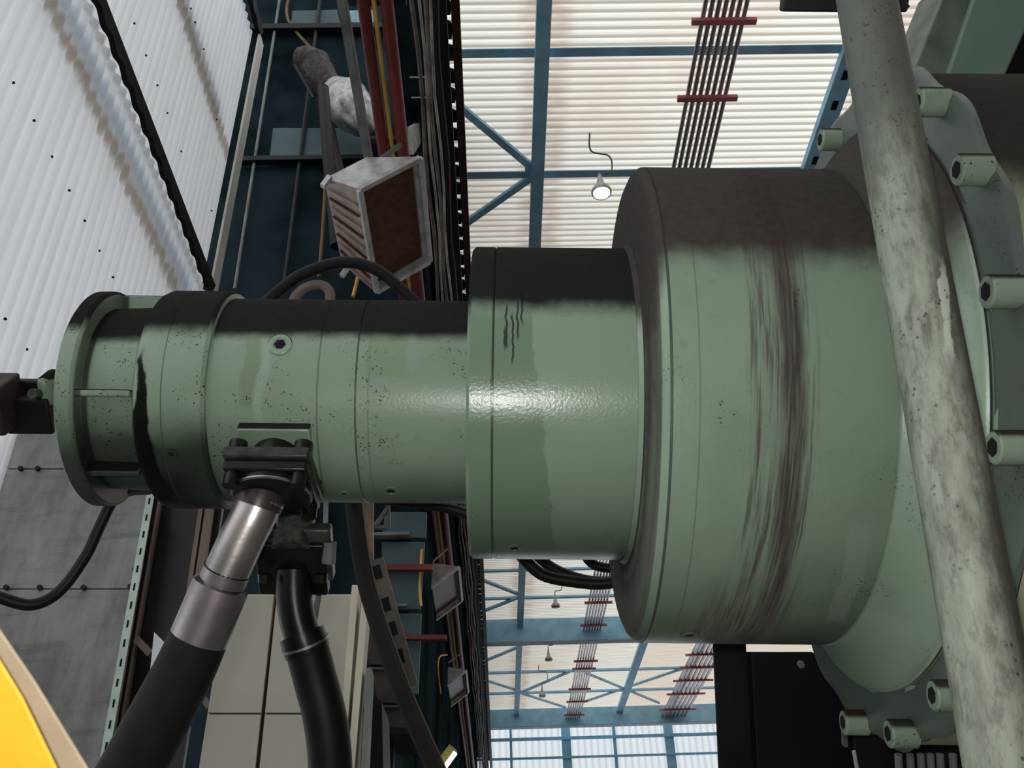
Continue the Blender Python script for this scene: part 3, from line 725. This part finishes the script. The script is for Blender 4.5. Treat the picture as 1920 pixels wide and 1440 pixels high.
for k, q in enumerate(([(690, 1165), (742, 1172), (738, 1250), (690, 1245)], [(690, 1250), (752, 1252), (758, 1320), (710, 1318)], [(712, 1322), (766, 1322), (768, 1366), (716, 1366)])):
    o = thing('brown_box', ['upper', 'middle', 'lower'][k] + ' dull brown box stacked behind the dark strut', 'box', ony(720, 1240, 4.6), group='brown boxes behind the dark strut')
    qprism('body', q, 4.7, plain('brown_box_card', (.06, .045, .036), .7), o, .3, bevel=.006)
    qprism('lid_edge', [q[0], q[1], (q[1][0], q[1][1] + 4), (q[0][0], q[0][1] + 4)], 4.68, plain('brown_box_edge', (.11, .085, .07), .6), o, .02)
o = thing('dark_shelf', 'dark shelf under the stacked brown boxes', 'shelf', ony(740, 1372, 4.7))
qprism('board', [(690, 1366), (778, 1366), (778, 1376), (690, 1376)], 4.66, M_black, o, .4)
qprism('leg', [(726, 1376), (740, 1376), (700, 2290), (686, 2290)], 4.8, M_black, o, .05)
o = thing('strip_light', 'lit yellow strip light at the bottom beside the farthest wall pipes', 'light', ony(835, 1425, 5.2))
MB().bar(ony(822, 1440, 5.2), ony(850, 1403, 5.2), .05, .05).build('housing', plain('olive_housing', (.28, .26, .08), .5), o)
MB().bar(ony(829, 1446, 5.14), ony(854, 1411, 5.14), .022, .02).build('tube', lm_em.m, o)
qb = qprism('dark_cabinet', [(692, 1300), (716, 1316), (720, 1520), (676, 1520)], 3.9, M_black, None, .3)
tag(qb, 'black narrow cabinet side right of the cream boards', 'cabinet')

# ================================================================== THE PRESS
D = 1.8
AX = (R @ Vector((1, -.010, 0))).normalized()               # cylinder axis
C0 = at(960, 755, D)
UPv = (Vector((0, 0, 1)) - AX * AX.z).normalized()
YA = UPv.cross(AX).normalized()                              # away from the aisle
MA = Matrix((AX, YA, UPv)).transposed()
press = thing('press_cylinder', 'large green hydraulic press cylinder with stepped drum and dusty top', 'press', C0, MA, world=False)
MAI = MA.inverted()
def loc(p): return MAI @ (p - C0)
def oncyl(px, py, r):                                        # where the sight line meets radius r (local)
    o = loc(CAM); d = MAI @ ray(px, py)
    a = d.y ** 2 + d.z ** 2; b = 2 * (o.y * d.y + o.z * d.z); c = o.y ** 2 + o.z ** 2 - r * r
    t = (-b - math.sqrt(max(b * b - 4 * a * c, 0))) / (2 * a); return o + d * t
def radial(ang): return Vector((0, -math.cos(ang), math.sin(ang)))
def frame(ang):                                              # x axis, tangent, radial
    r = radial(ang); return Matrix((Vector((1, 0, 0)), r.cross(Vector((1, 0, 0))), r)).transposed()
def part(mb, name, mat, **k): return mb.build(name, mat, press, **k)
# end cap with lugs
lug = lambda a, x: 1 + .075 * sum(math.exp(-((math.atan2(math.sin(a - c), math.cos(a - c))) / .13) ** 2) for c in (1.75,))
part(MB().lathe([(-.772, .0), (-.772, .17), (-.768, .193), (-.762, .200), (-.740, .200), (-.734, .194), (-.734, .0)], 120, rf=lug), 'end_cap', M_neck)
part(MB().lathe([(-.735, .168), (-.63, .172), (-.63, .0)], 96), 'neck', M_neck)
for a in (1.04, -.53, -1.315, 2.3, 3.4):
    part(MB().box(radial(a) * .180 + Vector((-.688, 0, 0)), (.095, .012, .030), frame(a)), 'rib', M_neck, bevel=.003)
part(MB().lathe([(-.640, .0), (-.640, .185), (-.632, .1985), (-.622, .203), (-.520, .203), (-.514, .198), (-.514, .0)], 128), 'oil_ring', M_ring)
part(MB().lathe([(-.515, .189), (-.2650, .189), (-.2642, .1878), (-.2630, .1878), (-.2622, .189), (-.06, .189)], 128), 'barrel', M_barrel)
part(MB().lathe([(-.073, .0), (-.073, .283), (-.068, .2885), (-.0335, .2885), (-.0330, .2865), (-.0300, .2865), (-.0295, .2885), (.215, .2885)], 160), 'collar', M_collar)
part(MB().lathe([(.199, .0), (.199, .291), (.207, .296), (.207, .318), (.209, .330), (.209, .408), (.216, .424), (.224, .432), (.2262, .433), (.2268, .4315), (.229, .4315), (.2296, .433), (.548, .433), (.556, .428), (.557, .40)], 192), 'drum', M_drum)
part(MB().lathe([(.553, .40), (.553, .428), (.556, .434), (.575, .441), (.598, .458), (.615, .480), (.628, .500), (.637, .509), (.642, .511), (.643, .505), (.646, .505), (.650, .516)], 192), 'flared_housing', M_housing)
sc = lambda a, x: 1 + .012 * math.cos(18 * (a - math.radians(54)))
part(MB().lathe([(.648, .49), (.648, .516), (.650, .520), (.650, .586), (.655, .597), (.662, .600), (.664, .596), (.664, .5)], 216, rf=sc), 'bolted_flange', M_flange)
part(MB().lathe([(.663, .5), (.663, .594), (1.5, .598), (1.5, .3)], 160), 'body_shell', M_greend)
hexm = MB
for deg in (17, 37, 55.5, 75, 95, 115, 136, 155.5, 177, -12):
    ph = math.radians(deg)                                   # 0 = image up, turning towards the camera
    vd = (loc(CAM) / loc(CAM).length); up2 = Vector((1, 0, 0)).cross(vd).normalized() * -1
    if up2.z < 0: up2 = -up2
    rad = vd * math.sin(ph) + up2 * math.cos(ph); rad.x = 0; rad.normalize()
    c = rad * (.580 if deg > 0 else .545)
    b = part(MB().lathe([(.612, .012), (.612, .020), (.6145, .0225), (.656, .0225)], 28, c), 'flange_bolt', M_bolt)
    MB().lathe([(.6105, .0), (.6105, .0125), (.618, .0125)], 6, c).build('hex_socket', M_hole, b)
# plugs
def plug(px, py, r, R_, mat=M_bolt):
    p = oncyl(px, py, r); a = math.atan2(p.z, -p.y); rd = radial(a); Mx = Matrix((rd, Vector((1, 0, 0)), rd.cross(Vector((1, 0, 0))))).transposed()
    o_ = part(MB().lathe([(-.01, R_), (.0012, R_), (.0022, R_ * .93), (.0022, R_ * .55), (.0005, R_ * .5), (.0005, 0)], 28, p, Mx), 'plug', mat)
    MB().lathe([(.0012, 0), (.0012, R_ * .48), (.0022, R_ * .3), (.0022, 0)], 6, p, Mx).build('socket', M_hole, o_)
plug(525, 646, .189, .021, M_barrel); plug(733, 920, .189, .016, M_barrel); plug(965, 1027, .2885, .015, M_collar); plug(1293, 1190, .433, .016, M_drum); plug(645, 925, .189, .010, M_barrel); plug(322, 850, .203, .009, M_ring)
pe = loc(at(121, 897, 1.80)); part(MB().lathe([(-.020, 0), (-.020, .010), (-.016, .013), (.02, .013), (.02, 0)], 16, Vector((-.762, pe.y, pe.z))), 'end_bolt', M_neck)
# port pad and ports
pa = oncyl(517, 845, .189); aa = math.atan2(pa.z, -pa.y)
part(MB().box(radial(aa - .10) * .166 + Vector((pa.x + .002, 0, 0)), (.122, .135, .060), frame(aa - .10)), 'port_pad', M_barrel, bevel=.003)
p2 = loc(at(552, 990, 1.80))
part(MB().lathe([(0, .036), (.09, .036)], 28, p2 + Vector((0, 0, .045)), Matrix((Vector((0, 0, -1)), Vector((0, 1, 0)), Vector((1, 0, 0)))).transposed()), 'lower_port', M_oilgreen)
# shaft coupling on the left end
o = thing('shaft_coupling', 'brown and black steel coupling at the left end of the press cylinder', 'coupling', at(50, 760, 1.78))
def axbox(px0, px1, py0, py1, d, t, nm, mt, par, bv=.004):
    c = at((px0 + px1) / 2, (py0 + py1) / 2, d); w = (px1 - px0) * d / F; h = (py1 - py0) * d / F
    return MB().box(c, (w, t, h), MA @ Matrix.Rotation(math.radians(-34), 3, 'X')).build(nm, mt, par, bevel=bv)
axbox(-60, 24, 712, 802, 1.74, .09, 'clevis_block', M_rust, o)
axbox(22, 106, 742, 800, 1.78, .07, 'fork', M_brown, o)
axbox(30, 106, 726, 745, 1.78, .05, 'upper_fork', M_black, o)
axbox(82, 106, 696, 758, 1.77, .06, 'boss', M_neck, o, .012)
MB().lathe([(-.02, .0), (-.02, .009), (.012, .009), (.012, 0)], 12, at(66, 738, 1.73), R @ Matrix(((0, 0, 1), (0, 1, 0), (1, 0, 0)))).build('pin', M_oilgreen, o)

# ================================================================== HOSES
# large hose
o = thing('hydraulic_hose', 'large black hydraulic hose with bright steel pipe and ferrule under the barrel', 'hose', at(495, 905, 1.66))
pc = at(498, 846, 1.555) + YA * .078
def mbox(c, dims, nm, mt, par, bv=.004): return MB().box(c, dims, MA).build(nm, mt, par, bevel=bv)
MZ = MA @ Matrix(((0, 0, 1), (0, 1, 0), (1, 0, 0)))            # lathe axis upright
mbox(pc, (.140, .156, .020), 'split_flange', M_oilplate, o)
mbox(pc - UPv * .020, (.136, .140, .020), 'clamp_half', M_oily, o)
MB().lathe([(-.046, .0), (-.046, .058), (-.042, .064), (-.030, .066), (-.028, .0)], 40, pc, MZ).build('hub', M_oily, o)
MB().lathe([(-.0462, .0635), (-.0440, .0672), (-.0420, .0672), (-.0415, .060)], 48, pc + UPv * .004, MZ).build('hub_rim', M_ferrule, o)
for sx in (-1, 1):
    for sy in (-1, 1):
        p = pc + AX * (.054 * sx) + YA * (.054 * sy)
        MB().tube([p - UPv * .03, p - UPv * .052], .013, 12).build('clamp_bolt', M_oily, o)
        MB().tube([p + UPv * .01, p + UPv * .030], .015, 12).build('clamp_nut', M_oily, o)
MB().lathe([(.008, .0), (.008, .046), (.045, .046), (.05, .04), (.05, 0)], 32, pc, MZ).build('port_neck', M_oily, o)
MB().tube([pc - UPv * .03, at(499, 895, 1.635), at(492, 925, 1.622)], .043, 24).build('elbow', M_oily, o)
P1 = [at(496, 908, 1.612), at(489, 935, 1.60), at(474, 970, 1.592), at(454, 1010, 1.587), at(424, 1075, 1.58)]
MB().tube(smooth_path(P1, 6), [.040] * 8 + [.0375] * 17, 32).build('steel_pipe', M_chrome, o)
MB().tube([at(499, 899, 1.618), at(496, 907, 1.612)], [.0405, .0425], 32).build('collar_ring', M_ferrule, o)
MB().tube([at(496.5, 907, 1.612), at(490, 930, 1.600), at(482, 950, 1.596)], .0404, 32).build('pipe_neck', M_oilpipe, o)
for qa, qb in (((427, 1068), (426, 1070.5)), ((416.5, 1092), (415.5, 1094.5))): MB().tube([at(*qa, 1.583), at(*qb, 1.583)], .0402, 32).build('groove_ring', M_oily, o)
P2 = [at(428, 1066, 1.583), at(417, 1092, 1.583), at(414, 1098, 1.583), at(367, 1210, 1.575)]
MB().tube(P2, [.0385, .0390, .0465, .0475], 32).build('ferrule', M_ferrule, o)
P3 = [at(372, 1198, 1.575), at(346, 1256, 1.57), at(302, 1340, 1.56), at(248, 1440, 1.55), at(190, 1550, 1.53)]
MB().tube(smooth_path(P3, 6), [.0478 + .00025 * k for k in range(25)], 32).build('rubber_sleeve', M_sleeve, o)
# small hose
o = thing('hydraulic_hose', 'smaller black hydraulic hose hanging straight down right of the large one', 'hose', at(552, 1040, 1.8))
FD = Matrix((AX, YA, UPv)).transposed()
axb = lambda px0, px1, py0, py1, d, t, nm, mt: axbox(px0, px1, py0, py1, d, t, nm, mt, o)
axb(498, 624, 1020, 1048, 1.80, .11, 'upper_flange', M_oilgreen); axb(484, 614, 1049, 1076, 1.80, .11, 'lower_flange', M_oily)
for px in (496, 602): MB().tube([at(px, 1076, 1.76), at(px, 1092, 1.76)], .012, 10).build('flange_bolt', M_oily, o)
MB().tube([at(618, 1016, 1.78), at(616, 1056, 1.78)], .013, 10).build('stud', M_strut, o)
MB().tube(smooth_path([at(551, 1070, 1.80), at(551, 1110, 1.79), at(558, 1160, 1.78), at(575, 1215, 1.77)], 6), .0335, 24).build('steel_pipe', M_oily, o)
MB().tube([at(566, 1188, 1.775), at(574, 1212, 1.77), at(577, 1221, 1.77)], [.042, .0425, .042], 28).build('ferrule', M_oily, o)
MB().tube([at(571.5, 1205, 1.77), at(573, 1209.5, 1.77)], [.0445, .0445], 28).build('ferrule_rim', M_ferrule, o)
MB().tube(smooth_path([at(576, 1216, 1.77), at(590, 1270, 1.765), at(606, 1330, 1.755), at(616, 1390, 1.745), at(620, 1450, 1.735), at(622, 1530, 1.72)], 6), .0395, 28).build('rubber_sleeve', M_rubber, o)
# loose cables
def cable(pts, d, r, lb, grp='black cables around the press', nm='cable', mt=None):
    if not isinstance(d, (list, tuple)): d = [d] * len(pts)
    return tag(MB().tube(smooth_path([at(x, y, dd) for (x, y), dd in zip(pts, d)], 8), r, 12).build(nm, mt or M_rubber), lb, 'cable', grp)
cable([(-40, 1098), (0, 1120), (60, 1134), (112, 1108), (160, 1044), (188, 985), (214, 936), (245, 920), (280, 918)], [1.7, 1.7, 1.72, 1.75, 1.78, 1.8, 1.82, 1.86, 1.92], .0105, 'black cable sagging from the left end of the press in front of the grey panel')
cable([(490, 575), (530, 540), (570, 513), (640, 492), (700, 503), (750, 540), (790, 580)], 2.15, .0135, 'black hose arching over the top of the barrel', mt=M_sleeve)
cable([(545, 575), (558, 550), (580, 536), (604, 535), (618, 548), (618, 575)], 2.15, .011, 'small brownish hose loop under the arching hose', mt=M_cable)
cable([(650, 925), (740, 938), (800, 945), (850, 955), (895, 970)], 2.1, .0125, 'black hose running under the barrel into the collar')
cable([(960, 1020), (985, 1050), (1020, 1079), (1080, 1091), (1130, 1094), (1180, 1084), (1220, 1060)], 2.1, .0135, 'black hose sagging lowest beneath the collar')
cable([(990, 1020), (1016, 1050), (1050, 1072), (1100, 1088), (1150, 1090), (1190, 1080)], 2.2, .0125, 'black hose sagging beneath the collar just behind the lowest one')
cable([(1090, 1030), (1106, 1053), (1126, 1063), (1160, 1066), (1200, 1062)], 2.15, .011, 'short black hose bend beneath the collar next to the drum')

# ================================================================== RIGHT SIDE
p0, p1 = at(1625, 0, 1.36), at(1885, 1440, .985)
d_ = (p1 - p0)
o = tag(MB().tube([p0 - d_ * .12 - CAM * 0, p0 + d_ * .3, p0 + d_ * .6, p1 + d_ * .12], .0405, 40).build('green_pipe', M_pipe), 'stained pale green pipe sloping in front of the drum and flange', 'pipe')
# re-centre its mesh on a frame lying along the pipe so that its stains follow it
mid = (p0 + p1) / 2; zz = (p0 - p1).normalized(); xx_ = (R @ Vector((1, 0, 0))); xx_ = (xx_ - zz * xx_.dot(zz)).normalized(); yy_ = zz.cross(xx_)
MW = Matrix.Translation(mid) @ Matrix((xx_, yy_, zz)).transposed().to_4x4()
o.data.transform(MW.inverted()); o.matrix_world = MW
o = thing('top_bracket', 'dark ragged bracket plate behind the upper end of the green pipe', 'bracket', at(1580, 0, 1.5))
axbox(1468, 1664, -30, 11, 1.5, .05, 'plate', M_char, o); axbox(1660, 1700, -30, 11, 1.5, .05, 'plate_end', M_char, o)
MB().tube([at(1690, 4, 1.48), at(1701, 17, 1.48)], .006, 6).build('burr', M_char, o)
# inclined green column behind the body shell
o = thing('green_column', 'pale green inclined column above the dusty body at the top right', 'column', at(1800, 160, 2.25))
def ip(name, pts, d, t, mt): return MB().prism([at(x, y, d) for x, y in pts], R @ Vector((0, 0, -t))).build(name, mt, o, smooth=False, bevel=.004)
M_col = plain('pale_green_column_paint', (.21, .31, .25), .5, 0, .15, 4); M_col2 = plain('grey_green_column_paint', (.17, .20, .155), .6, 0, .3, 12)
ip('front_face', [(1846, -60), (1975, -60), (1862, 190), (1760, 190)], 2.2, .2, M_col)
ip('side_face', [(1790, -60), (1846, -60), (1760, 190), (1690, 190)], 2.22, .2, M_col2)
o = thing('black_beam', 'black beam right of the pale green column at the top right corner', 'beam', at(1905, 90, 2.3))
ip('flange', [(1940, 20), (1990, 20), (1990, 200), (1860, 200)], 2.3, .1, M_black)
# black column and navy cabinet under the drum
o = thing('black_column', 'black steel column under the right part of the drum', 'column', at(1372, 1440, 2.4))
MB().prism([at(x, y, 2.55) for x, y in ((1336, 1195), (1398, 1195), (1418, 1560), (1352, 1560))], ray(1338, 1400) * .12).build('shaft', M_char, o, smooth=False, bevel=.004)
MB().prism([at(x, y, 2.57) for x, y in ((1396, 1222), (1412, 1222), (1432, 1560), (1412, 1560))], ray(1410, 1222) * .12).build('flange', M_black, o, smooth=False)
o = thing('navy_cabinet', 'dark navy cabinet panel under the drum beside the black column', 'cabinet', at(1500, 1440, 2.2))
MB().prism([at(x, y, 2.25) for x, y in ((1408, 1222), (1522, 1222), (1592, 1262), (1650, 1300), (1650, 1560), (1428, 1560))], ray(1480, 1222) * .2).build('door', M_navy, o, smooth=False, bevel=.004)
MB().bar(at(1583, 1360, 2.22), at(1584, 1398, 2.22), .008, .02, (0, -1, 0)).build('handle', M_strut, o)
p = at(1500, 1244, 2.24); MB().tube([p, p + R @ Vector((0, 0, .012))], .008, 8).build('screw', M_strut, o)
o = thing('black_housing', 'black machine housing at the bottom right beneath the bolted flange', 'housing', at(1720, 1470, 1.9))
MB().prism([at(x, y, 2.0) for x, y in ((1600, 1372), (1640, 1376), (1664, 1378), (1980, 1378), (1980, 1580), (1600, 1580))], ray(1800, 1412) * .2).build('shell', M_black, o, smooth=False, bevel=.004)
for px in (1684, 1706, 1726, 1744, 1762, 1786): MB().tube([at(px, 1414, 1.96), at(px + 6, 1520, 1.96)], .008, 8).build('fin', M_strut, o)
tag(MB().tube([at(1601, 1408, 1.93), at(1608, 1445, 1.93), at(1612, 1480, 1.93)], .004, 6).build('thin_wire', M_silver), 'thin steel wire hanging in front of the navy cabinet edge', 'wire')

# ================================================================== YELLOW GUARD RAIL, very near, bottom left
o = thing('yellow_guard', 'bright yellow guard post end close to the camera in the bottom left corner', 'guard', at(20, 1400, .62))
dirn = (at(170, 1470, .62) - at(-20, 1130, .62))
MB().prism([at(x, y, .62) for x, y in ((-60, 1140), (0, 1234), (45, 1308), (109, 1440), (150, 1530), (150, 1600), (-160, 1600), (-160, 1110))], ray(60, 1300) * .012).build('face', M_orange, o, smooth=False, bevel=.003)
MB().prism([at(x, y, .66) for x, y in ((-60, 1090), (0, 1177), (68, 1277), (167, 1440), (190, 1480), (150, 1600), (-160, 1600), (-160, 1080))], ray(90, 1310) * .05).build('edge', M_tan, o, smooth=False, bevel=.003)

for ob in bpy.data.objects:
    if ob.get('_w') is not None: del ob['_w']
